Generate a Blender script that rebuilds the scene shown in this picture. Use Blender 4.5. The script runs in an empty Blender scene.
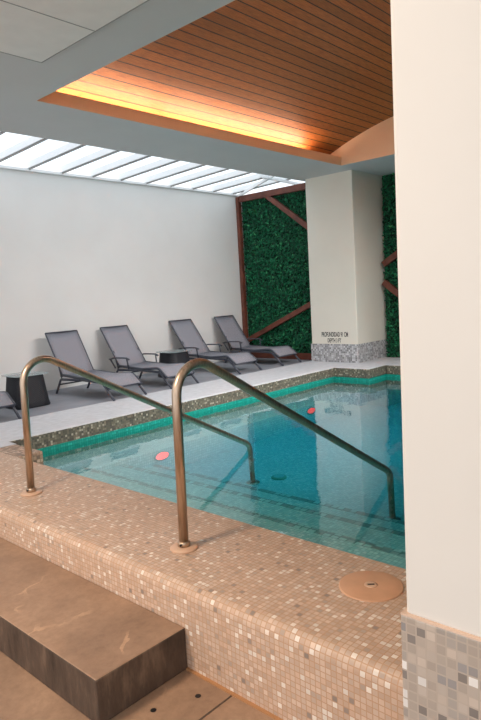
import bpy, bmesh, math, random
from mathutils import Vector, Matrix
random.seed(7)
sc = bpy.context.scene
COL = sc.collection
PI = math.pi

# ------------------------------------------------------------------ node helpers
class NT:
    def __init__(s, name):
        s.m = bpy.data.materials.new(name); s.m.use_nodes = True
        s.t = s.m.node_tree; s.t.nodes.clear()
        s.out = s.t.nodes.new('ShaderNodeOutputMaterial')
    def n(s, typ, **kw):
        nd = s.t.nodes.new(typ)
        for k, v in kw.items(): setattr(nd, k, v)
        return nd
    def l(s, a, b): s.t.links.new(a, b)
    def val(s, sock, v):
        if hasattr(v, 'is_linked') or isinstance(v, bpy.types.NodeSocket): s.l(v, sock)
        else: sock.default_value = v
    def math(s, op, a, b=0.0, c=0.0):
        nd = s.n('ShaderNodeMath', operation=op)
        s.val(nd.inputs[0], a); s.val(nd.inputs[1], b); s.val(nd.inputs[2], c)
        return nd.outputs[0]
    def mix(s, f, a, b, blend='MIX'):
        nd = s.n('ShaderNodeMix', data_type='RGBA', blend_type=blend)
        s.val(nd.inputs[0], f)
        for i, v in ((6, a), (7, b)):
            if isinstance(v, tuple) and len(v) == 3: v = (*v, 1)
            s.val(nd.inputs[i], v)
        return nd.outputs[2]
    def ramp(s, f, stops, interp='LINEAR'):
        nd = s.n('ShaderNodeValToRGB'); cr = nd.color_ramp; cr.interpolation = interp
        while len(cr.elements) < len(stops): cr.elements.new(0.5)
        for e, (p, c) in zip(cr.elements, stops):
            e.position = p; e.color = (*c, 1) if len(c) == 3 else c
        s.l(f, nd.inputs[0]); return nd.outputs[0]
    def noise(s, vec, scale, detail=3, rough=.5):
        nd = s.n('ShaderNodeTexNoise'); nd.inputs['Scale'].default_value = scale
        nd.inputs['Detail'].default_value = detail; nd.inputs['Roughness'].default_value = rough
        if vec is not None: s.l(vec, nd.inputs['Vector'])
        return nd.outputs[0]
    def vscale(s, vec, xyz):
        nd = s.n('ShaderNodeVectorMath', operation='MULTIPLY'); s.l(vec, nd.inputs[0])
        nd.inputs[1].default_value = xyz; return nd.outputs[0]
    def bsdf(s, color, rough=.5, metal=0., spec=.5, normal=None, **kw):
        b = s.n('ShaderNodeBsdfPrincipled')
        if isinstance(color, tuple) and len(color) == 3: color = (*color, 1)
        s.val(b.inputs['Base Color'], color); s.val(b.inputs['Roughness'], rough)
        b.inputs['Metallic'].default_value = metal
        b.inputs['Specular IOR Level'].default_value = spec
        if normal is not None: s.l(normal, b.inputs['Normal'])
        s.l(b.outputs[0], s.out.inputs[0]); return b
    def bump(s, h, strength=.3, dist=.01):
        nd = s.n('ShaderNodeBump'); nd.inputs['Strength'].default_value = strength
        nd.inputs['Distance'].default_value = dist; s.l(h, nd.inputs['Height']); return nd.outputs[0]
    def obj(s): return s.n('ShaderNodeTexCoord').outputs['Object']
    def uv(s): return s.n('ShaderNodeTexCoord').outputs['UV']

def srgb(r, g, b):
    f = lambda c: (c/12.92 if c <= .04045 else ((c+.055)/1.055)**2.4)
    return (f(r/255), f(g/255), f(b/255))

def plain(name, color, rough=.5, metal=0., var=.06, scale=6., spec=.5, bump=0.):
    t = NT(name); o = t.obj(); nz = t.noise(o, scale, 4)
    d = tuple(max(0, c*(1-var*2)) for c in color); u = tuple(min(1, c*(1+var)) for c in color)
    c = t.ramp(nz, [(.3, d), (.7, u)])
    nm = None
    if bump: nm = t.bump(t.noise(o, scale*12, 3), bump, .004)
    t.bsdf(c, rough, metal, spec, nm); return t.m

def mosaic(name, pitch, palette, grout, rough=.25, gw=.07, tint=None, spec=.5, bump=.25):
    """little square tiles laid out on the mesh's UVs (UVs are in metres)"""
    t = NT(name); uv = t.vscale(t.uv(), (1/pitch, 1/pitch, 1))
    fl = t.n('ShaderNodeVectorMath', operation='FLOOR'); t.l(uv, fl.inputs[0])
    fr = t.n('ShaderNodeVectorMath', operation='FRACTION'); t.l(uv, fr.inputs[0])
    wn = t.n('ShaderNodeTexWhiteNoise', noise_dimensions='2D'); t.l(fl.outputs[0], wn.inputs[0])
    c = t.ramp(wn.outputs[0], palette, 'CONSTANT')
    wn2 = t.n('ShaderNodeTexWhiteNoise', noise_dimensions='3D')
    ad = t.n('ShaderNodeVectorMath', operation='ADD'); t.l(fl.outputs[0], ad.inputs[0]); ad.inputs[1].default_value = (7.3, 3.1, 5.7)
    t.l(ad.outputs[0], wn2.inputs[0])
    hsv = t.n('ShaderNodeHueSaturation'); t.l(c, hsv.inputs['Color'])
    t.l(t.math('MULTIPLY_ADD', wn2.outputs[0], .2, .9), hsv.inputs['Value'])
    c = hsv.outputs[0]
    sp = t.n('ShaderNodeSeparateXYZ'); t.l(fr.outputs[0], sp.inputs[0])
    ex = t.math('MINIMUM', sp.outputs[0], t.math('SUBTRACT', 1., sp.outputs[0]))
    ey = t.math('MINIMUM', sp.outputs[1], t.math('SUBTRACT', 1., sp.outputs[1]))
    e = t.math('MINIMUM', ex, ey)
    mask = t.math('GREATER_THAN', e, gw)
    c = t.mix(mask, grout, c)
    big = t.noise(t.uv(), 2.2, 4)
    c = t.mix(t.ramp(big, [(.35, (0, 0, 0)), (.75, (.35, .35, .35))]), c, tint or grout)
    r = t.math('SUBTRACT', .8, t.math('MULTIPLY', mask, .8-rough))
    nm = t.bump(mask, bump, .002) if bump else None
    t.bsdf(c, r, 0, spec, nm); return t.m

# ------------------------------------------------------------------ mesh helpers
def box(bm, x0, x1, y0, y1, z0, z1, mi=0):
    vs = [bm.verts.new((x, y, z)) for x in (x0, x1) for y in (y0, y1) for z in (z0, z1)]
    fs = []
    for q in ((0,1,3,2), (4,6,7,5), (0,4,5,1), (2,3,7,6), (0,2,6,4), (1,5,7,3)):
        f = bm.faces.new([vs[i] for i in q]); f.material_index = mi; fs.append(f)
    return fs

def obox(bm, p0, p1, w, h, up=(0, 0, 1), mi=0):
    """a bar of section w (sideways) x h (along up) from p0 to p1"""
    p0, p1 = Vector(p0), Vector(p1); d = (p1-p0).normalized(); up = Vector(up)
    s = d.cross(up).normalized(); u = s.cross(d).normalized()
    vs = [bm.verts.new(p + s*a*w/2 + u*b*h/2) for p in (p0, p1) for a, b in ((-1,-1), (1,-1), (1,1), (-1,1))]
    for q in ((3,2,1,0), (4,5,6,7), (0,1,5,4), (1,2,6,5), (2,3,7,6), (3,0,4,7)):
        bm.faces.new([vs[i] for i in q]).material_index = mi

def fillet(pts, radii, n=8):
    pts = [Vector(p) for p in pts]; out = [pts[0]]
    for i in range(1, len(pts)-1):
        a, b, c = pts[i-1], pts[i], pts[i+1]; r = radii[i-1] if isinstance(radii, (list, tuple)) else radii
        u = (a-b).normalized(); v = (c-b).normalized(); ang = u.angle(v)
        d = min(r/math.tan(ang/2), (a-b).length*.49, (c-b).length*.49)
        rr = d*math.tan(ang/2); bis = (u+v).normalized(); cen = b + bis*(rr/math.sin(ang/2))
        p, q = b+u*d, b+v*d; e0, e1 = p-cen, q-cen; th = e0.angle(e1)
        for k in range(n+1):
            t = k/n; s = math.sin(th)
            out.append(cen + (e0*math.sin((1-t)*th) + e1*math.sin(t*th))/s)
    out.append(pts[-1]); return out

def tube(bm, pts, r, seg=12, cap=True, mi=0, flat=None):
    """round tube along pts; flat=(rx,ry) gives an oval section"""
    pts = [Vector(p) for p in pts]; rings = []
    t = (pts[1]-pts[0]).normalized()
    nrm = t.cross(Vector((0, 0, 1)))
    if nrm.length < 1e-4: nrm = t.cross(Vector((0, 1, 0)))
    nrm.normalize()
    for i, p in enumerate(pts):
        if i == 0: tn = (pts[1]-pts[0])
        elif i == len(pts)-1: tn = (pts[-1]-pts[-2])
        else: tn = (pts[i+1]-p).normalized() + (p-pts[i-1]).normalized()
        tn.normalize()
        nrm = (nrm - tn*nrm.dot(tn)).normalized(); bi = tn.cross(nrm)
        rx, ry = flat if flat else ((r[i], r[i]) if isinstance(r, list) else (r, r))
        rings.append([bm.verts.new(p + nrm*math.cos(2*PI*k/seg)*rx + bi*math.sin(2*PI*k/seg)*ry) for k in range(seg)])
    for a, b in zip(rings, rings[1:]):
        for k in range(seg):
            f = bm.faces.new((a[k], a[(k+1) % seg], b[(k+1) % seg], b[k])); f.smooth = True; f.material_index = mi
    if cap:
        bm.faces.new(list(reversed(rings[0]))).material_index = mi; bm.faces.new(rings[-1]).material_index = mi

def lathe(bm, prof, c=(0, 0, 0), seg=32, mi=0, smooth=True, sq=None):
    """prof: list of (r, z); sq: superellipse exponent for a rounded-square section"""
    rings = []
    for r, z in prof:
        ring = []
        for k in range(seg):
            a = 2*PI*k/seg; ca, sa = math.cos(a), math.sin(a); q = 1.
            if sq: q = (abs(ca)**sq + abs(sa)**sq)**(-1/sq)
            ring.append(bm.verts.new((c[0]+r*q*ca, c[1]+r*q*sa, c[2]+z)))
        rings.append(ring)
    for a, b in zip(rings, rings[1:]):
        for k in range(seg):
            f = bm.faces.new((a[k], a[(k+1) % seg], b[(k+1) % seg], b[k])); f.smooth = smooth; f.material_index = mi
    bm.faces.new(list(reversed(rings[0]))).material_index = mi; bm.faces.new(rings[-1]).material_index = mi

def extrude_profile(bm, prof, axis, a0, a1, mi=0, uv=True, closed=False, smooth=False):
    """prof: 2-D points; axis 'y': prof=(x,z) swept along y; axis 'x': prof=(y,z) swept along x. UV = (sweep, arc length)"""
    lay = bm.loops.layers.uv.verify()
    mk = (lambda p, a: (p[0], a, p[1])) if axis == 'y' else (lambda p, a: (a, p[0], p[1]))
    L = [0.]
    for p, q in zip(prof, prof[1:]): L.append(L[-1] + math.dist(p, q))
    va = [bm.verts.new(mk(p, a0)) for p in prof]; vb = [bm.verts.new(mk(p, a1)) for p in prof]
    for i in range(len(prof)-1):
        f = bm.faces.new((va[i], va[i+1], vb[i+1], vb[i])); f.material_index = mi; f.smooth = smooth
        for lp, u in zip(f.loops, ((a0, L[i]), (a0, L[i+1]), (a1, L[i+1]), (a1, L[i]))): lp[lay].uv = u

def boxuv(bm, only=None):
    lay = bm.loops.layers.uv.verify()
    for f in (only or bm.faces):
        f.normal_update(); n = f.normal; k = max(range(3), key=lambda i: abs(n[i]))
        a, b = ((1, 2), (0, 2), (0, 1))[k]
        for lp in f.loops: lp[lay].uv = (lp.vert.co[a], lp.vert.co[b])

def obj(name, bm, mats, parent=None, bevel=0., loc=None, recalc=True, seg=2):
    if recalc: bmesh.ops.recalc_face_normals(bm, faces=bm.faces)
    me = bpy.data.meshes.new(name); bm.to_mesh(me); bm.free()
    for m in (mats if isinstance(mats, (list, tuple)) else [mats]): me.materials.append(m)
    o = bpy.data.objects.new(name, me); COL.objects.link(o)
    if parent is not None: o.parent = parent
    if loc: o.location = loc
    if bevel:
        md = o.modifiers.new('bevel', 'BEVEL'); md.width = bevel; md.segments = seg; md.limit_method = 'ANGLE'
    return o

def struct(name, bm, mats, parent=None, **kw):
    o = obj(name, bm, mats, parent, **kw)
    if parent is None: o['kind'] = 'structure'
    return o

def tag(o, label, cat, group=None, kind=None):
    o['label'] = label; o['category'] = cat
    if group: o['group'] = group
    if kind: o['kind'] = kind
    return o

def thing(name, label, cat, loc=(0, 0, 0), group=None):
    o = bpy.data.objects.new(name, None); COL.objects.link(o); o.location = loc
    o.empty_display_size = .1
    return tag(o, label, cat, group)

BM = bmesh.new
def B(*a, **k):
    bm = BM(); box(bm, *a, **k); return bm

# ------------------------------------------------------------------ key dimensions (metres; camera stands at x=y=0)
CZ = 2.77                       # soffit
PX0, PX1 = 1.44, 2.07           # pool parapet front / inner face
YC = 4.79                       # far pool edge
YW = 7.10                       # white wall
XG = 7.85                       # hedge wall left of the column
XG2 = 8.42                      # hedge wall right of the column
WZ = -.172                      # water level
PF = -.47                       # pool floor
LF = -.335                      # lower landing floor

# ------------------------------------------------------------------ materials
M = {}
M['wall'] = plain('white_render', srgb(228, 229, 228), .75, var=.02, scale=1.5, bump=.08)
M['soffit'] = plain('soffit_paint', srgb(208, 207, 206), .7, var=.015, scale=2)
M['panel'] = plain('ceiling_panel_paint', srgb(236, 233, 229), .75, var=.02, scale=8)
M['strip'] = plain('grey_shade_strip', srgb(150, 150, 148), .6, var=.01)  # grey painted in for shade at panel gaps and rafter undersides
M['lip'] = plain('cove_glow_paint', srgb(238, 202, 166), .6, var=.01, scale=2)  # white paint tinted peach to carry the glow of the LED cove
M['cream'] = plain('cream_paint', srgb(226, 223, 212), .6, var=.015, scale=2)
M['deck'] = plain('grey_deck_concrete', srgb(140, 143, 152), .6, var=.12, scale=3, bump=.1)
M['coping'] = plain('pale_coping_stone', srgb(204, 207, 213), .55, var=.06, scale=14, bump=.1)
M['white_metal'] = plain('white_painted_metal', srgb(246, 248, 250), .5, var=.01)
M['timber'] = plain('brown_timber', srgb(112, 62, 48), .5, var=.2, scale=9)
M['black'] = plain('black_lettering', (.02, .02, .022), .6, var=.01)
M['frame'] = plain('slate_powder_coat', srgb(66, 70, 82), .4, var=.05, scale=20)
M['knob'] = plain('black_plastic', (.015, .015, .018), .4, var=.02)
M['lid'] = plain('peach_plastic_lid', srgb(214, 166, 132), .45, var=.06, scale=9)
M['drain'] = plain('green_drain_plastic', srgb(84, 160, 140), .5, var=.1)
M['deckplate'] = plain('flange_plastic', srgb(216, 180, 152), .4, var=.03)

def fabric():
    t = NT('grey_sling_mesh'); o = t.obj()
    w = t.n('ShaderNodeTexWave', wave_type='BANDS', bands_direction='X'); w.inputs['Scale'].default_value = 110; t.l(o, w.inputs[0])
    w2 = t.n('ShaderNodeTexWave', wave_type='BANDS', bands_direction='Y'); w2.inputs['Scale'].default_value = 110; t.l(o, w2.inputs[0])
    k = t.math('MULTIPLY', w.outputs[1], w2.outputs[1])
    c = t.mix(k, srgb(132, 132, 141), srgb(164, 164, 173))
    t.bsdf(c, .8, 0, .2, t.bump(k, .1, .001)); return t.m
M['fabric'] = fabric()

def wicker():
    t = NT('black_wicker'); o = t.obj()
    a = t.n('ShaderNodeTexWave', wave_type='BANDS', bands_direction='Z'); a.inputs['Scale'].default_value = 28; t.l(o, a.inputs[0])
    b = t.n('ShaderNodeTexWave', wave_type='BANDS', bands_direction='DIAGONAL'); b.inputs['Scale'].default_value = 22; t.l(o, b.inputs[0])
    k = t.math('MULTIPLY', a.outputs[1], b.outputs[1])
    t.bsdf(t.mix(k, srgb(22, 24, 30), srgb(58, 60, 68)), .5, 0, .4, t.bump(k, .6, .004)); return t.m
M['wicker'] = wicker()

def steel():
    t = NT('brushed_steel'); o = t.obj()
    nz = t.noise(t.vscale(o, (40, 40, 4)), 3, 3)
    c = t.ramp(nz, [(.3, srgb(182, 160, 138)), (.7, srgb(214, 194, 174))])
    t.bsdf(c, t.math('MULTIPLY_ADD', nz, .15, .26), 1.0); return t.m
M['steel'] = steel()

def glass_top():
    t = NT('frosted_glass_top')
    b = t.bsdf(srgb(170, 186, 190), .15); b.inputs['Alpha'].default_value = .5; return t.m
M['glass'] = glass_top()

def plank_wood():
    t = NT('vault_planks'); uv = t.uv()
    sp = t.n('ShaderNodeSeparateXYZ'); t.l(uv, sp.inputs[0])
    v = t.math('MULTIPLY', sp.outputs[1], 1/.116)
    fr = t.math('FRACT', v); fl = t.math('FLOOR', v)
    wn = t.n('ShaderNodeTexWhiteNoise', noise_dimensions='1D'); t.l(fl, wn.inputs['W'])
    g = t.noise(t.vscale(uv, (3, 40, 1)), 3, 5, .6)
    sp2 = t.noise(t.vscale(uv, (18, 60, 1)), 4, 3, .7)
    c = t.ramp(g, [(.25, srgb(116, 66, 32)), (.5, srgb(166, 98, 46)), (.8, srgb(196, 124, 62))])
    c = t.mix(t.ramp(sp2, [(.5, (0, 0, 0)), (.75, (.5, .5, .5))]), c, srgb(96, 54, 32))
    hs = t.n('ShaderNodeHueSaturation'); t.l(c, hs.inputs['Color']); t.l(t.math('MULTIPLY_ADD', wn.outputs[0], .35, .82), hs.inputs['Value'])
    gr = t.math('LESS_THAN', fr, .12)
    c = t.mix(gr, hs.outputs[0], (.012, .006, .004))
    t.bsdf(c, .5, 0, .35, t.bump(t.math('SUBTRACT', 1., gr), .4, .006)); return t.m
M['planks'] = plank_wood()

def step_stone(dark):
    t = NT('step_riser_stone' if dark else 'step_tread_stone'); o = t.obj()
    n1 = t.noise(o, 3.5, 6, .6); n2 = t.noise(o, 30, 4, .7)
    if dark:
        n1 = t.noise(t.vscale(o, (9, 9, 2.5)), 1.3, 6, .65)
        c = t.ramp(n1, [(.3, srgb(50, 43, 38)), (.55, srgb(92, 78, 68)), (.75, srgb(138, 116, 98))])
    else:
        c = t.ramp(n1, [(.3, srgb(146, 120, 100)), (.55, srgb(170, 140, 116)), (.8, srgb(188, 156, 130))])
        vor = t.n('ShaderNodeTexVoronoi', feature='DISTANCE_TO_EDGE'); vor.inputs['Scale'].default_value = 2.3
        ds = t.n('ShaderNodeMix', data_type='VECTOR'); ds.inputs[0].default_value = .12
        nz = t.n('ShaderNodeTexNoise'); nz.inputs['Scale'].default_value = 6; nz.inputs['Detail'].default_value = 5; t.l(o, nz.inputs[0])
        t.l(o, ds.inputs[4]); t.l(nz.outputs[1], ds.inputs[5]); t.l(ds.outputs[1], vor.inputs[0])
        vein = t.math('LESS_THAN', vor.outputs[0], .012)
        brk = t.ramp(t.noise(o, 4.1, 2), [(.5, (0, 0, 0)), (.6, (.6, .6, .6))])
        c = t.mix(t.math('MULTIPLY', vein, brk), c, srgb(214, 178, 146))
    c = t.mix(t.ramp(n2, [(.4, (0, 0, 0)), (.8, (.3, .3, .3))]), c, srgb(96, 72, 56))
    t.bsdf(c, .55, 0, .35, t.bump(n2, .25, .006)); return t.m
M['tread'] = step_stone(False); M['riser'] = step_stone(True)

beige = [(0, srgb(208, 180, 158)), (.2, srgb(214, 190, 170)), (.38, srgb(200, 174, 154)), (.52, srgb(218, 196, 178)), (.66, srgb(208, 186, 168)),
         (.86, srgb(240, 231, 220)), (.955, srgb(186, 168, 154)), (.985, srgb(152, 140, 132))]
M['mos_near'] = mosaic('beige_glass_mosaic', .0205, beige, srgb(196, 160, 132), .35, .08, spec=.3)
greyp = [(0, srgb(176, 166, 156)), (.22, srgb(190, 180, 170)), (.42, srgb(164, 158, 152)), (.58, srgb(198, 186, 174)), (.72, srgb(236, 236, 234)),
         (.84, srgb(146, 146, 148)), (.93, srgb(124, 120, 118))]
M['mos_col'] = mosaic('grey_glass_mosaic', .0205, greyp, srgb(180, 168, 156), .22, .08)
olive = [(0, srgb(90, 86, 76)), (.25, srgb(110, 104, 90)), (.5, srgb(74, 72, 66)), (.72, srgb(130, 124, 108)), (.9, srgb(176, 170, 154))]
M['mos_face'] = mosaic('olive_speckled_mosaic', .021, olive, srgb(104, 99, 87), .4, .06)
speck = [(0, srgb(140, 142, 146)), (.3, srgb(176, 178, 182)), (.55, srgb(206, 208, 212)), (.8, srgb(116, 116, 118))]
M['mos_base'] = mosaic('grey_speckled_mosaic', .028, speck, srgb(172, 172, 174), .4, .08)
M['mos_curb'] = mosaic('brown_curb_mosaic', .028, [(0, srgb(164, 138, 118)), (.3, srgb(190, 160, 138)), (.6, srgb(130, 112, 98)), (.85, srgb(214, 190, 168))], srgb(150, 124, 104), .4, .08)
teal = [(0, srgb(0, 150, 134)), (.3, srgb(12, 162, 147)), (.6, srgb(0, 138, 126)), (.85, srgb(34, 174, 158))]
M['mos_teal'] = mosaic('teal_pool_mosaic', .024, teal, srgb(10, 130, 118), .3, .08)
aqua = [(0, srgb(150, 208, 206)), (.3, srgb(168, 218, 216)), (.6, srgb(140, 200, 200)), (.85, srgb(184, 226, 222))]
M['mos_pool'] = mosaic('aqua_pool_mosaic', .024, aqua, srgb(116, 178, 178), .4, .06)
M['mos_bench'] = mosaic('pale_bench_mosaic', .024, [(0, srgb(206, 230, 228)), (.5, srgb(218, 238, 236)), (.8, srgb(196, 224, 222))], srgb(150, 190, 190), .4, .07)
M['mos_nose'] = mosaic('dark_nosing_mosaic', .05, [(0, srgb(150, 208, 206)), (.45, srgb(102, 142, 142)), (.85, srgb(130, 174, 174))], srgb(90, 140, 140), .4, .1)

def leafmat():
    t = NT('hedge_leaves'); a = t.n('ShaderNodeAttribute', attribute_name='leafshade')
    c = t.ramp(a.outputs['Fac'], [(0, srgb(6, 48, 34)), (.45, srgb(10, 92, 62)), (.8, srgb(24, 128, 84)), (1, srgb(70, 160, 104))])
    t.bsdf(c, .5, 0, .35); return t.m
M['leaf'] = leafmat()
M['backing'] = plain('hedge_backing', srgb(6, 36, 26), .9, var=.1)

def emis(name, col, s):
    t = NT(name); e = t.n('ShaderNodeEmission'); e.inputs[0].default_value = (*col, 1); e.inputs[1].default_value = s
    t.l(e.outputs[0], t.out.inputs[0]); return t.m
M['led'] = emis('warm_led', (1., .66, .46), 46)
M['red'] = emis('red_lamp', (1., .05, .045), 7)

def pane():
    t = NT('opal_skylight_glazing'); o = t.obj()
    nz = t.noise(o, 1.2, 4)
    e = t.n('ShaderNodeEmission'); t.l(t.ramp(nz, [(.3, (.84, .92, 1.0)), (.7, (.90, .96, 1.0))]), e.inputs[0]); e.inputs[1].default_value = 1.5
    t.l(e.outputs[0], t.out.inputs[0]); return t.m
M['pane'] = pane()

def water():
    t = NT('pool_water'); o = t.obj()
    h = t.noise(t.vscale(o, (1.0, 1.6, 1)), 3.0, 3, .5)
    nm = t.bump(h, .05, .05)
    dt = t.n('ShaderNodeVectorMath', operation='DOT_PRODUCT')       # Schlick's Fresnel, the same from both sides
    t.l(nm, dt.inputs[0]); t.l(t.n('ShaderNodeNewGeometry').outputs['Incoming'], dt.inputs[1])
    k = t.math('POWER', t.math('SUBTRACT', 1., t.math('MINIMUM', t.math('ABSOLUTE', dt.outputs['Value']), 1.)), 5.)
    fac = t.math('MINIMUM', t.math('MULTIPLY_ADD', k, 1.75, .04), 1.)
    gl = t.n('ShaderNodeBsdfGlossy'); gl.inputs['Roughness'].default_value = .015; t.l(nm, gl.inputs['Normal'])
    tr = t.n('ShaderNodeBsdfTransparent'); tr.inputs[0].default_value = (.93, .98, .98, 1)
    mx = t.n('ShaderNodeMixShader'); t.l(fac, mx.inputs[0]); t.l(tr.outputs[0], mx.inputs[1]); t.l(gl.outputs[0], mx.inputs[2])
    t.l(mx.outputs[0], t.out.inputs[0])
    va = t.n('ShaderNodeVolumeAbsorption'); va.inputs[0].default_value = (.04, .785, .90, 1); va.inputs[1].default_value = 1.9
    t.l(va.outputs[0], t.out.inputs['Volume'])
    return t.m
M['water'] = water()

# ------------------------------------------------------------------ setting: floors, pool shell
bm = BM(); box(bm, -3, XG, 5.6, YW, -.6, 0)
struct('floor', bm, M['deck'])
# pale far coping with an olive mosaic face towards the water
bm = BM(); r = .018
prof = [(YC+.02, -.13), (YC, -.13), (YC, -r)] + [(YC+r-r*math.cos(a), -r+r*math.sin(a)) for a in (.4, .8, 1.2, PI/2)] + [(5.6, 0.)]
for i in range(len(prof)-1):
    extrude_profile(bm, prof[i:i+2], 'x', 2.27, XG, mi=0 if i < 3 else 1)
boxuv(bm)
box(bm, -3, 2.27, 4.62, 5.6, -.5, 0, 1); box(bm, 2.27, XG, 4.9, 5.6, -.5, -.02, 1)
struct('pool_coping', bm, [M['mos_face'], M['coping']])
# coping round the column foot and along the hedge
bm = BM()
f = box(bm, 7.1, XG2, 4.22, 4.795, -.13, 0.0, 0) + box(bm, 7.56, XG2, -2.2, 4.22, -.13, 0.0, 0) + box(bm, XG-.02, XG2, 4.79, 5.6, -.5, -.002, 0)
boxuv(bm); bmesh.ops.recalc_face_normals(bm, faces=bm.faces)
for q in bm.faces: q.material_index = 1 if q.normal.z > .5 else 0
struct('pool_coping', bm, [M['mos_face'], M['coping']], bevel=.012)
# pool walls below the coping
bm = BM()
box(bm, 2.0, 7.7, YC, 5.0, PF-.1, -.13); box(bm, 7.1, 8.3, 4.22, 4.9, PF-.1, -.13); box(bm, 7.56, 8.3, -2.2, 4.3, PF-.1, -.13)
boxuv(bm); struct('pool_wall', bm, M['mos_teal'])
# pool floor, bench along the far wall, steps at the near side
bm = BM(); box(bm, 1.9, 7.8, -2.2, 5.0, PF-.1, PF); boxuv(bm)
pf = struct('pool_floor', bm, M['mos_pool'])
bm = BM(); box(bm, 2.1, 7.1, 4.2, YC, PF, -.25); box(bm, 7.0, 7.56, 3.9, 4.22, PF, -.27); boxuv(bm)
struct('pool_bench', bm, M['mos_bench'], bevel=.008)
for x1, z in ((2.62, -.215), (3.0, -.29), (3.34, -.375)):
    bm = BM(); box(bm, PX1-.02, x1, -2.2, 4.2, PF, z); boxuv(bm)
    st = struct('pool_step', bm, M['mos_pool'])
    bm = BM(); box(bm, x1-.05, x1+.002, -2.2, 4.2, z-.02, z+.002); boxuv(bm)
    obj('step_nosing', bm, M['mos_nose'], st)
# near parapet: bull-nosed mosaic bench wall
bm = BM(); r = .045
prof = [(PX0, LF), (PX0, -r)] + [(PX0+r-r*math.cos(a), -r+r*math.sin(a)) for a in [k*PI/16 for k in range(1, 9)]]
r2 = .015
prof += [(PX1-r2, 0.)] + [(PX1-r2+r2*math.sin(a), -r2+r2*math.cos(a)) for a in (PI/6, PI/3, PI/2)] + [(PX1, PF)]
extrude_profile(bm, prof, 'y', -2.2, 4.62, smooth=True)
o = struct('pool_parapet', bm, M['mos_near'])
bm = BM(); box(bm, PX1-.02, 2.27, 4.2, 4.62, PF, -.001); boxuv(bm)
struct('pool_curb', bm, M['mos_curb'], bevel=.012)
# lower landing and the step that rises from it
bm = BM(); box(bm, -3, PX0+.02, -3, 5.0, LF-.15, LF)
fl = struct('floor', bm, M['tread'])
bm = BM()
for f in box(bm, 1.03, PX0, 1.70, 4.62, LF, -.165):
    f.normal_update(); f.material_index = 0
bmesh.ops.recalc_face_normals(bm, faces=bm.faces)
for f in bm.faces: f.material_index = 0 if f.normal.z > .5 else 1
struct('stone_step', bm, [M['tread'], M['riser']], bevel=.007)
# grout line at the parapet foot
bm = BM(); box(bm, PX0-.012, PX0+.002, -1.2, 1.70, LF-.002, LF+.006); struct('trim_1', bm, plain('sandy_grout', srgb(190, 140, 96), .7))
bm = BM(); box(bm, -2.9, PX0-.014, 1.452, 1.459, LF-.002, LF+.0012); obj('slab_joint', bm, M['riser'], fl)
for (x, y) in ((1.35, 1.55), (1.2, 1.62)):
    bm = BM(); lathe(bm, [(.009, 0), (.011, .0012)], (x, y, LF+.0004), 14); obj('drilled_hole', bm, M['knob'], fl)

# ------------------------------------------------------------------ walls
struct('wall_left', B(-3, XG+.15, YW, YW+.2, -.6, 2.77), M['wall'])
struct('wall_far', B(XG+.09, XG+.26, 5.0, YW, -.6, 2.75), M['backing'])
struct('wall_far', B(XG2+.09, XG2+.26, -2.2, 5.2, -.6, 2.95), M['backing'])
struct('wall_right', B(2.0, XG2+.2, -2.4, -2.2, -.6, 2.95), M['wall'])

# columns
col = struct('column', B(7.65, XG2+.1, 4.72, 5.54, -.01, CZ+.01), M['cream'], bevel=.012)
bm = BM(); box(bm, 7.638, XG2+.1, 4.708, 5.552, 0, .275); boxuv(bm)
obj('tiled_base', bm, M['mos_base'], col)
def letters(body, y, z, size, wid):
    cu = bpy.data.curves.new('depth_marking', 'FONT'); cu.body = body; cu.size = size; cu.align_x = 'CENTER'; cu.extrude = .0006; cu.offset = .0022
    tmp = bpy.data.objects.new('tmp', cu); COL.objects.link(tmp); bpy.context.view_layer.update()
    me = bpy.data.meshes.new_from_object(tmp); bpy.data.objects.remove(tmp)
    xs = [v.co.x for v in me.vertices]; k = wid/(max(xs)-min(xs))
    for v in me.vertices: v.co = Vector((7.6495 - v.co.z, y - v.co.x*k, z + v.co.y))
    me.materials.clear(); me.materials.append(M['black'])
    o = bpy.data.objects.new('depth_marking', me); COL.objects.link(o); o.parent = col
    o['label'] = 'black lettering giving the depth'
letters('PROFUNDIDAD 91 CM', 5.115, .387, .098, .47)
letters('DEPTH 3 FT', 5.125, .30, .085, .24)

nc = struct('column', B(1.05, 2.12, -1.0, .5595, .44, CZ+.01), plain('cream_paint_near', srgb(226, 225, 220), .6, var=.015, scale=2), bevel=.01)
bm = BM(); box(bm, 1.042, 2.128, -1.008, .567, LF, .445); boxuv(bm)
obj('tiled_base', bm, M['mos_col'], nc, bevel=.004)
bm = BM(); box(bm, 1.043, 2.127, -1.007, .566, .4435, .4475); obj('grout_edge', bm, plain('pink_grout', srgb(228, 200, 178), .6), nc)

# ------------------------------------------------------------------ ceiling: soffit slab with the vaulted recess cut out
RX0, RX1, RY0, RY1 = 2.74, 7.28, 1.55, 4.65
bm = BM()
box(bm, -3.2, RX0, -3, 5.64, CZ, CZ+.05); box(bm, RX1, XG2+.3, -3, 5.64, CZ, CZ+.05)
box(bm, RX0, RX1, RY1, 5.64, CZ, CZ+.05); box(bm, RX0, RX1, -3, RY0, CZ, CZ+.05)
struct('ceiling', bm, M['soffit'])
bm = BM(); box(bm, -3.2, XG2+.3, 5.2, 5.3, CZ+.05, 3.1); struct('ceiling_fascia', bm, M['soffit'])
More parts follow.
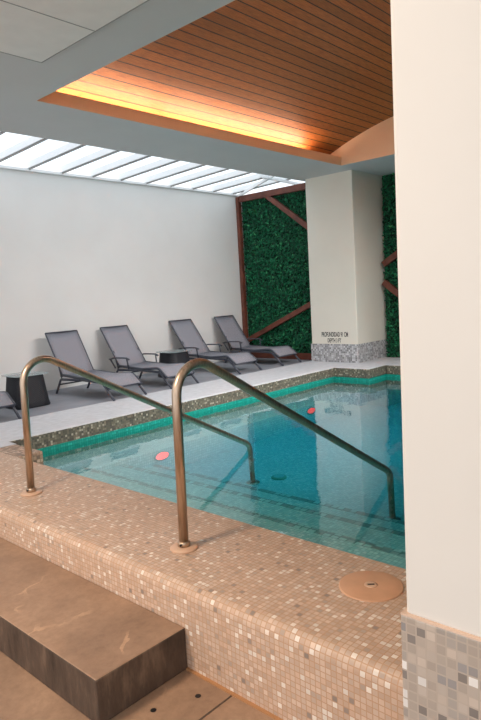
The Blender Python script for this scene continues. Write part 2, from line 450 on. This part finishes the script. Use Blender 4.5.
# lips of the recess
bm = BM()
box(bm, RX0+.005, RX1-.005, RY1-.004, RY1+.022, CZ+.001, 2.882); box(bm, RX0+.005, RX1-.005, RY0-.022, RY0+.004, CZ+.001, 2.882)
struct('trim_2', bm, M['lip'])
yc, R_, zc = 3.10, 4.4, -1.098
arc = []
n = 48
for i in range(n+1):
    y = 4.87 - (4.87-1.33)*i/n
    arc.append((y, zc + math.sqrt(R_*R_-(y-yc)**2)))
bm = BM(); extrude_profile(bm, arc, 'x', RX0-.1, RX1+.05, smooth=True)
struct('ceiling_vault', bm, M['planks'])
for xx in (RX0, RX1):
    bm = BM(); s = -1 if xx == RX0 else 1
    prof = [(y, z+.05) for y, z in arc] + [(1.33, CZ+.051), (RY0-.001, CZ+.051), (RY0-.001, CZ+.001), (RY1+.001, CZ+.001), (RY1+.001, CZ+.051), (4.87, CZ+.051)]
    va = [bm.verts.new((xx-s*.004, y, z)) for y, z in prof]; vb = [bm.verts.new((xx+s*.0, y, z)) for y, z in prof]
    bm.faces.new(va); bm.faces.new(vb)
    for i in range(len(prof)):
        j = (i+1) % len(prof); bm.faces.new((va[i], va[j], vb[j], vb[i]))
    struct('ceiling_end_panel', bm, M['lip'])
bm = BM(); box(bm, RX0, RX1, 4.86, 4.885, CZ+.03, 2.93); box(bm, RX0, RX1, 1.315, 1.34, CZ+.03, 2.93); struct('trim_3', bm, M['cream'])
for x0, x1 in ((2.83, 4.19), (4.25, 5.5), (5.5, 6.66)):
    bm = BM(); box(bm, x0, x1, 4.735, 4.775, 2.822, 2.845)
    o = struct('cove_light', bm, M['led'])
for x0, x1 in ((2.83, 4.19), (4.25, 6.66)):
    bm = BM(); box(bm, x0, x1, 1.42, 1.46, 2.822, 2.84); struct('cove_light', bm, emis('warm_led_bright', (1., .62, .38), 110))
# drop-in ceiling panels over the landing
for i in range(-5, 2):
    y1 = 3.235 + .645*i
    for j in range(5):
        x1 = 2.35 - j*.62
        bm = BM(); box(bm, x1-.612, x1, y1-.638, y1, CZ-.012, CZ-.0005)
        p = struct('ceiling_panel', bm, M['panel'], bevel=.003)
        bm = BM()
        box(bm, x1+.0005, x1+.0075, y1-.645, y1+.007, CZ-.0125, CZ-.0005); box(bm, x1-.612, x1, y1+.0005, y1+.0065, CZ-.0125, CZ-.0005)
        obj('gap_shade_strip', bm, M['strip'], p)  # dark bars drawn in as the shadow gap around each panel

# ------------------------------------------------------------------ skylight
SL = .035
sk = lambda y: 2.775 + SL*(YW-y)
bm = BM()
v = [bm.verts.new(p) for p in ((-3.2, 7.16, sk(7.16)+.1), (9.4, 7.16, sk(7.16)+.1), (9.4, 5.3, sk(5.3)+.1), (-3.2, 5.3, sk(5.3)+.1))]
bm.faces.new(v)
sky = struct('skylight', bm, M['pane'])
for k in range(-14, 10):
    x = 3.98 + .463*k
    if x < -2.5 or x > 7.7: continue
    bm = BM(); obox(bm, (x, YW-.0, sk(YW)+.058), (x, 5.4, sk(5.4)+.058), .03, .075)
    o = obj('rafter', bm, M['white_metal'], sky)
    bm = BM(); obox(bm, (x+.008, YW-.0, sk(YW)+.012), (x+.008, 5.4, sk(5.4)+.012), .016, .016); obj('rafter_shade_strip', bm, M['strip'], o)  # the grey strip stands in for the rafter's shaded bottom face
bm = BM(); obox(bm, (-3, YW-.0, 2.76+.02), (XG+.1, YW-.0, 2.76+.02), .07, .03); obj('gutter_rail', bm, M['white_metal'], sky)
bm = BM(); obox(bm, (XG-.02, YW-.02, 2.765), (7.05, 5.52, 2.83), .03, .04); obj('brace', bm, M['white_metal'], sky)
bm = BM(); obox(bm, (8.2, 5.95, 2.80), (7.0, 5.88, 2.81), .03, .04); obj('brace', bm, M['white_metal'], sky)

# ------------------------------------------------------------------ hedge panels with timber frames
def hedge(name, label, X, y0, y1, z0, z1, beams, count):
    t = thing(name, label, 'green wall', (X, (y0+y1)/2, z0))
    off = Vector((X, (y0+y1)/2, z0))
    bm = BM(); lay = bm.faces.layers.float.new('leafshade')
    for _ in range(count):
        y = random.uniform(y0, y1); z = random.uniform(z0+.01, z1)
        c = Vector((X+.05-random.random()**1.5*.055, y, z)) - off
        s = random.uniform(.016, .03)
        nrm = Vector((-1, random.uniform(-.9, .9), random.uniform(-.4, 1.1))).normalized()
        a = nrm.orthogonal().normalized(); a.rotate(Matrix.Rotation(random.uniform(0, 2*PI), 3, nrm)); b = nrm.cross(a)
        vs = [bm.verts.new(c + a*s*p + b*s*q + nrm*h) for p, q, h in ((-1, 0, 0), (0, .55, .004), (1, 0, -.004), (0, -.55, .004))]
        f = bm.faces.new(vs); f[lay] = min(1, max(0, random.gauss(.45, .25)))
    obj('foliage', bm, M['leaf'], t, recalc=False)
    for p0, p1, w, d in beams:
        bm = BM(); xx = X - .045
        P0 = Vector((xx, *p0)) - off; P1 = Vector((xx, *p1)) - off
        obox(bm, P0, P1, w, d, up=(1, 0, 0)); obj('timber_beam', bm, M['timber'], t, bevel=.004)
    return t
hedge('hedge_panel', 'tall panel of artificial green leaves in brown timber frame, left of far column', XG, 5.585, 7.04, .0, 2.74,
      [((7.062, 0.), (7.062, 2.74), .062, .07), ((7.02, 2.70), (5.565, 2.70), .1, .07), ((7.02, .05), (5.565, .05), .1, .07),
       ((6.45, 2.69), (5.60, 2.06), .078, .06), ((7.0, .30), (5.60, .90), .078, .06)], 15000)
hedge('hedge_panel', 'narrow strip of artificial green leaves seen between the two white columns', XG2, 2.9, 4.685, 0.0, 2.76,
      [((4.665, 1.43), (3.4, 2.16), .09, .06), ((4.665, 1.16), (3.4, .2), .09, .06)], 14000)

# ------------------------------------------------------------------ water
bm = BM(); e = .004
outline = [(PX1-e, -2.2-e), (7.56+e, -2.2-e), (7.56+e, 4.22+e), (7.1+e, 4.22+e), (7.1+e, YC+e), (2.27-e, YC+e), (2.27-e, 4.2+e), (PX1-e, 4.2+e)]
va = [bm.verts.new((x, y, PF-e)) for x, y in outline]; vb = [bm.verts.new((x, y, WZ)) for x, y in outline]
bm.faces.new(va); bm.faces.new(vb)
for a in range(len(outline)):
    b = (a+1) % len(outline); bm.faces.new((va[a], va[b], vb[b], vb[a]))
o = obj('pool_water', bm, M['water']); tag(o, 'clear turquoise water filling the sunken pool', 'water', kind='stuff')

# ------------------------------------------------------------------ handrails
def handrail(y, label, xo, foot):
    t = thing('handrail', label, 'handrail', (1.685, y, 0), 'pool handrails')
    L = lambda x, z: (x-1.685, 0, z)
    pts = fillet([L(1.685, 0.005), L(1.705, .90+xo), L(foot, -.13+xo*.3), L(foot+.02, foot_z)], [.135, .09], 12)
    bm = BM(); tube(bm, pts, .0215, 20); obj('rail_tube', bm, M['steel'], t)
    bm = BM(); lathe(bm, [(.062, 0), (.062, .006), (.056, .011), (.03, .013)], (0, 0, 0), 36); obj('flange', bm, M['deckplate'], t)
    bm = BM(); lathe(bm, [(.0285, .011), (.0285, .03), (.025, .036)], (0, 0, 0), 24)
    cl = obj('collar', bm, M['steel'], t)
    bm = BM(); tube(bm, [(-.027, -.012, .026), (-.034, -.015, .026)], .005, 8); obj('set_screw', bm, M['knob'], cl)
    bm = BM(); lathe(bm, [(.055, 0), (.055, .008), (.03, .012)], (foot+.02-1.685, 0, foot_z), 28); obj('flange', bm, M['steel'], t)
    return t
foot_z = PF
handrail(1.96, 'bent steel handrail nearest the camera, its post just left of the round lid', .0, 3.52)
handrail(3.30, 'bent steel handrail at the far left end of the parapet', -.03, 3.62)

# round lid set in the parapet
t = thing('skimmer_lid', 'round peach plastic lid set into the tiled parapet beside the near column', 'lid', (1.862, 1.128, 0))
bm = BM(); lathe(bm, [(.118, -.004), (.118, .003), (.114, .0045), (.02, .0045)], (0, 0, 0), 48); cv = obj('cover', bm, M['lid'], t)
bm = BM(); lathe(bm, [(.024, .004), (.024, .006), (.018, .0065)], (0, 0, 0), 28); bo = obj('centre_boss', bm, M['deckplate'], t)
bm = BM(); obox(bm, (-.008, .01, .0068), (.008, -.01, .0068), .007, .002); obj('finger_slot', bm, M['knob'], bo)

# floor drain and red lamps under water
t = thing('floor_drain', 'round green drain cover on the pool floor beyond the handrail foot', 'drain', (3.86, 3.2, PF))
bm = BM()
lathe(bm, [(.066, 0), (.066, .010), (.06, .014), (.03, .014)], (0, 0, 0), 36); dr = obj('drain_ring', bm, M['drain'], t)
bm = BM(); lathe(bm, [(.046, .013), (.044, .018)], (0, 0, 0), 24); obj('drain_cap', bm, M['mos_pool'], t)
for x, lab in ((3.42, 'glowing red underwater lamp in the bench riser, near the first handrail'), (5.72, 'glowing red underwater lamp in the bench riser, towards the far column')):
    t = thing('pool_light', lab, 'pool light', (x, 4.2, -.315), 'red pool lights')
    bm = BM(); lathe(bm, [(.05, 0), (.045, .012)], (0, 0, 0), 24)
    bmesh.ops.rotate(bm, verts=bm.verts, matrix=Matrix.Rotation(PI/2, 3, 'X')); bmesh.ops.scale(bm, verts=bm.verts, vec=(1.6, 1, .7)); obj('lens', bm, M['red'], t)
    bm = BM(); lathe(bm, [(.062, 0), (.062, .006), (.055, .008)], (0, 0, 0), 24)
    bmesh.ops.rotate(bm, verts=bm.verts, matrix=Matrix.Rotation(PI/2, 3, 'X')); bmesh.ops.scale(bm, verts=bm.verts, vec=(1.5, 1, .7)); obj('bezel', bm, M['mos_pool'], t)

# ------------------------------------------------------------------ loungers (local: y = 0 at the front foot, +y to the wall, x across)
HW = .225
def lounger(label, x, arms, loc_y, dback=0., group='grey sling loungers along the wall'):
    t = thing('sun_lounger', label, 'sun lounger', (x, loc_y, 0), group)
    # centreline of the sling, side view (y, z)
    seat = fillet([(0, .07, .14), (0, .22, .25), (0, .55, .225), (0, 1.03, .245)], [.12, .3], 6)
    back = [(0, 1.03 + (.31+dback)*k/4, .245 + .507*k/4) for k in range(5)]
    def sheet(path, hw, th=.012):
        bm = BM(); rows = []
        for p in path:
            row = []
            for k in range(7):
                a = -1 + 2*k/6; sag = -.012*(1-a*a)
                row.append((bm.verts.new((hw*a, p[1], p[2]+sag+th/2)), bm.verts.new((hw*a, p[1]+.002, p[2]+sag-th/2))))
            rows.append(row)
        for r0, r1 in zip(rows, rows[1:]):
            for k in range(6):
                for s in (0, 1):
                    f = bm.faces.new((r0[k][s], r0[k+1][s], r1[k+1][s], r1[k][s])); f.smooth = True
            for k in (0, 6): bm.faces.new((r0[k][0], r1[k][0], r1[k][1], r0[k][1]))
        for row in (rows[0], rows[-1]):
            for k in range(6): bm.faces.new((row[k][0], row[k+1][0], row[k+1][1], row[k][1]))
        return bm
    obj('seat_sling', sheet(seat, HW-.012), M['fabric'], t)
    obj('back_sling', sheet(back, HW-.006), M['fabric'], t)
    for s in (-1, 1):
        bm = BM(); tube(bm, [(s*HW, p[1], p[2]-.006) for p in seat], .0, 10, flat=(.011, .017)); obj('seat_rail', bm, M['frame'], t)
        bm = BM(); tube(bm, [(s*HW, p[1], p[2]-.004) for p in back], .0, 10, flat=(.008, .011)); br = obj('back_rail', bm, M['frame'], t)
        bm = BM(); tube(bm, fillet([(s*HW, .62, .205), (s*HW, .20, .195), (s*HW, -.01, .0)], [.12], 6), .0, 10, flat=(.012, .016)); obj('leg', bm, M['frame'], t)
        bm = BM(); tube(bm, fillet([(s*HW, .62, .200), (s*HW, 1.07, .185), (s*HW, 1.20, .0)], [.05], 6), .0, 10, flat=(.012, .016)); obj('leg', bm, M['frame'], t)
        # prop strut behind the backrest
        bm = BM(); tube(bm, [(s*(HW-.02), 1.08, .19), (s*(HW-.02), 1.16, .44)], .007, 8); obj('prop_strut', bm, M['frame'], t)
        bm = BM(); tube(bm, [(s*(HW-.005), 1.03, .235), (s*(HW+.018), 1.03, .235)], .018, 12); obj('hinge_knob', bm, M['knob'], br)
        if arms:
            a = obj('armrest', (lambda bm: (tube(bm, fillet([(s*(HW+.02), 1.20, .33), (s*(HW+.02), 1.08, .352), (s*(HW+.02), .84, .355), (s*(HW+.02), .79, .335)], [.08, .03], 5), .0, 10, flat=(.022, .010)), bm)[1])(BM()), M['frame'], t)
            bm = BM(); tube(bm, [(s*(HW+.018), .83, .352), (s*(HW+.012), .81, .21)], .0, 8, flat=(.009, .013)); obj('arm_post', bm, M['frame'], a)
            bm = BM(); tube(bm, [(s*(HW+.02), 1.19, .33), (s*(HW+.01), 1.10, .21)], .0, 8, flat=(.009, .012)); obj('arm_post', bm, M['frame'], a)
    bm = BM(); tube(bm, [(-HW, back[-1][1], back[-1][2]), (HW, back[-1][1], back[-1][2])], .008, 10); obj('top_bar', bm, M['frame'], t)
    bm = BM(); tube(bm, [(-HW, .075, .132), (HW, .075, .132)], .011, 10); obj('foot_bar', bm, M['frame'], t)
    bm = BM(); tube(bm, [(-HW, 1.10, .12), (HW, 1.10, .12)], .009, 8); obj('cross_bar', bm, M['frame'], t)
    return t
lounger('grey lounger at the left edge, cut by the frame beside a black table', 2.60, False, 5.63)
lounger('armless grey lounger just right of the tapered black table, behind the first handrail', 4.13, False, 5.56)
lounger('grey lounger with armrests, second in full view from the left', 5.01, True, 5.60, .06)
lounger('grey lounger with armrests, right of the low table, second from the leafy wall', 6.32, True, 5.66, .08)
lounger('grey lounger with armrests nearest the leafy wall', 7.26, True, 5.65, .05)

# ------------------------------------------------------------------ side tables
def side_table(label, x, y):
    t = thing('side_table', label, 'side table', (x, y, 0), 'black wicker side tables')
    bm = BM(); lathe(bm, [(.205, 0), (.212, .012), (.20, .06), (.168, .335), (.166, .345)], (0, 0, 0), 48, sq=4); obj('woven_base', bm, M['wicker'], t)
    bm = BM(); lathe(bm, [(.205, .348), (.21, .351), (.21, .355), (.205, .358)], (0, 0, 0), 48, sq=5); gt = obj('glass_top', bm, M['glass'], t)
    for a in range(4):
        bm = BM(); lathe(bm, [(.012, .344), (.012, .349)], (.13*math.cos(a*PI/2+.78), .13*math.sin(a*PI/2+.78), 0), 12); obj('glass_bumper', bm, M['knob'], gt)
side_table('black tapered wicker table with glass top, behind the left handrail post', 3.26, 6.28)
side_table('low black wicker table with glass top, half hidden between two loungers with arms', 5.62, 6.47)

# ------------------------------------------------------------------ lights and sky
def area(name, loc, size, power, color, target, sy=None, spread=180):
    l = bpy.data.lights.new(name, 'AREA'); l.energy = power; l.color = color; l.size = size
    l.spread = math.radians(spread)
    if sy: l.shape = 'RECTANGLE'; l.size_y = sy
    o = bpy.data.objects.new(name, l); COL.objects.link(o); o.location = loc
    o.rotation_euler = (Vector(target)-Vector(loc)).to_track_quat('-Z', 'Y').to_euler()
    return o
area('landing_downlight', (-.5, 2.4, 2.66), .5, 80, (1., .77, .58), (1.5, 2.3, -.2))
area('landing_fill', (-1.6, -.6, 2.5), 1.6, 6, (1., .88, .74), (1.2, .6, .9))

area('added_wash', (5.4, 1.75, 2.70), 3.4, 62, (1., .97, .94), (5.4, 4.5, .1), .4, 92)  # unseen lamp added below the soffit to brighten pool and far wall
w = bpy.data.worlds.new('sky'); sc.world = w; w.use_nodes = True
bg = w.node_tree.nodes['Background']; bg.inputs[0].default_value = (.97, .98, 1., 1); bg.inputs[1].default_value = 1.35

# ------------------------------------------------------------------ camera
f_px, yaw, pitch, roll = 604.3, 0.746245735, 0.108165609, -0.0561826724
fwd = Vector((math.cos(yaw)*math.cos(pitch), math.sin(yaw)*math.cos(pitch), -math.sin(pitch)))
r0 = Vector((math.sin(yaw), -math.cos(yaw), 0)); u0 = r0.cross(fwd)
rt = r0*math.cos(roll) + u0*math.sin(roll); up = -r0*math.sin(roll) + u0*math.cos(roll)
cam = bpy.data.cameras.new('camera'); co = bpy.data.objects.new('camera', cam); COL.objects.link(co)
m = Matrix((rt, up, -fwd)).transposed().to_4x4(); m.translation = Vector((0, 0, 1.1)); co.matrix_world = m
cam.sensor_fit = 'HORIZONTAL'; cam.sensor_width = 36; cam.lens = f_px/481*36; cam.clip_start = .02
sc.camera = co
sc.view_settings.view_transform = 'Standard'; sc.view_settings.look = 'None'; sc.view_settings.exposure = 0
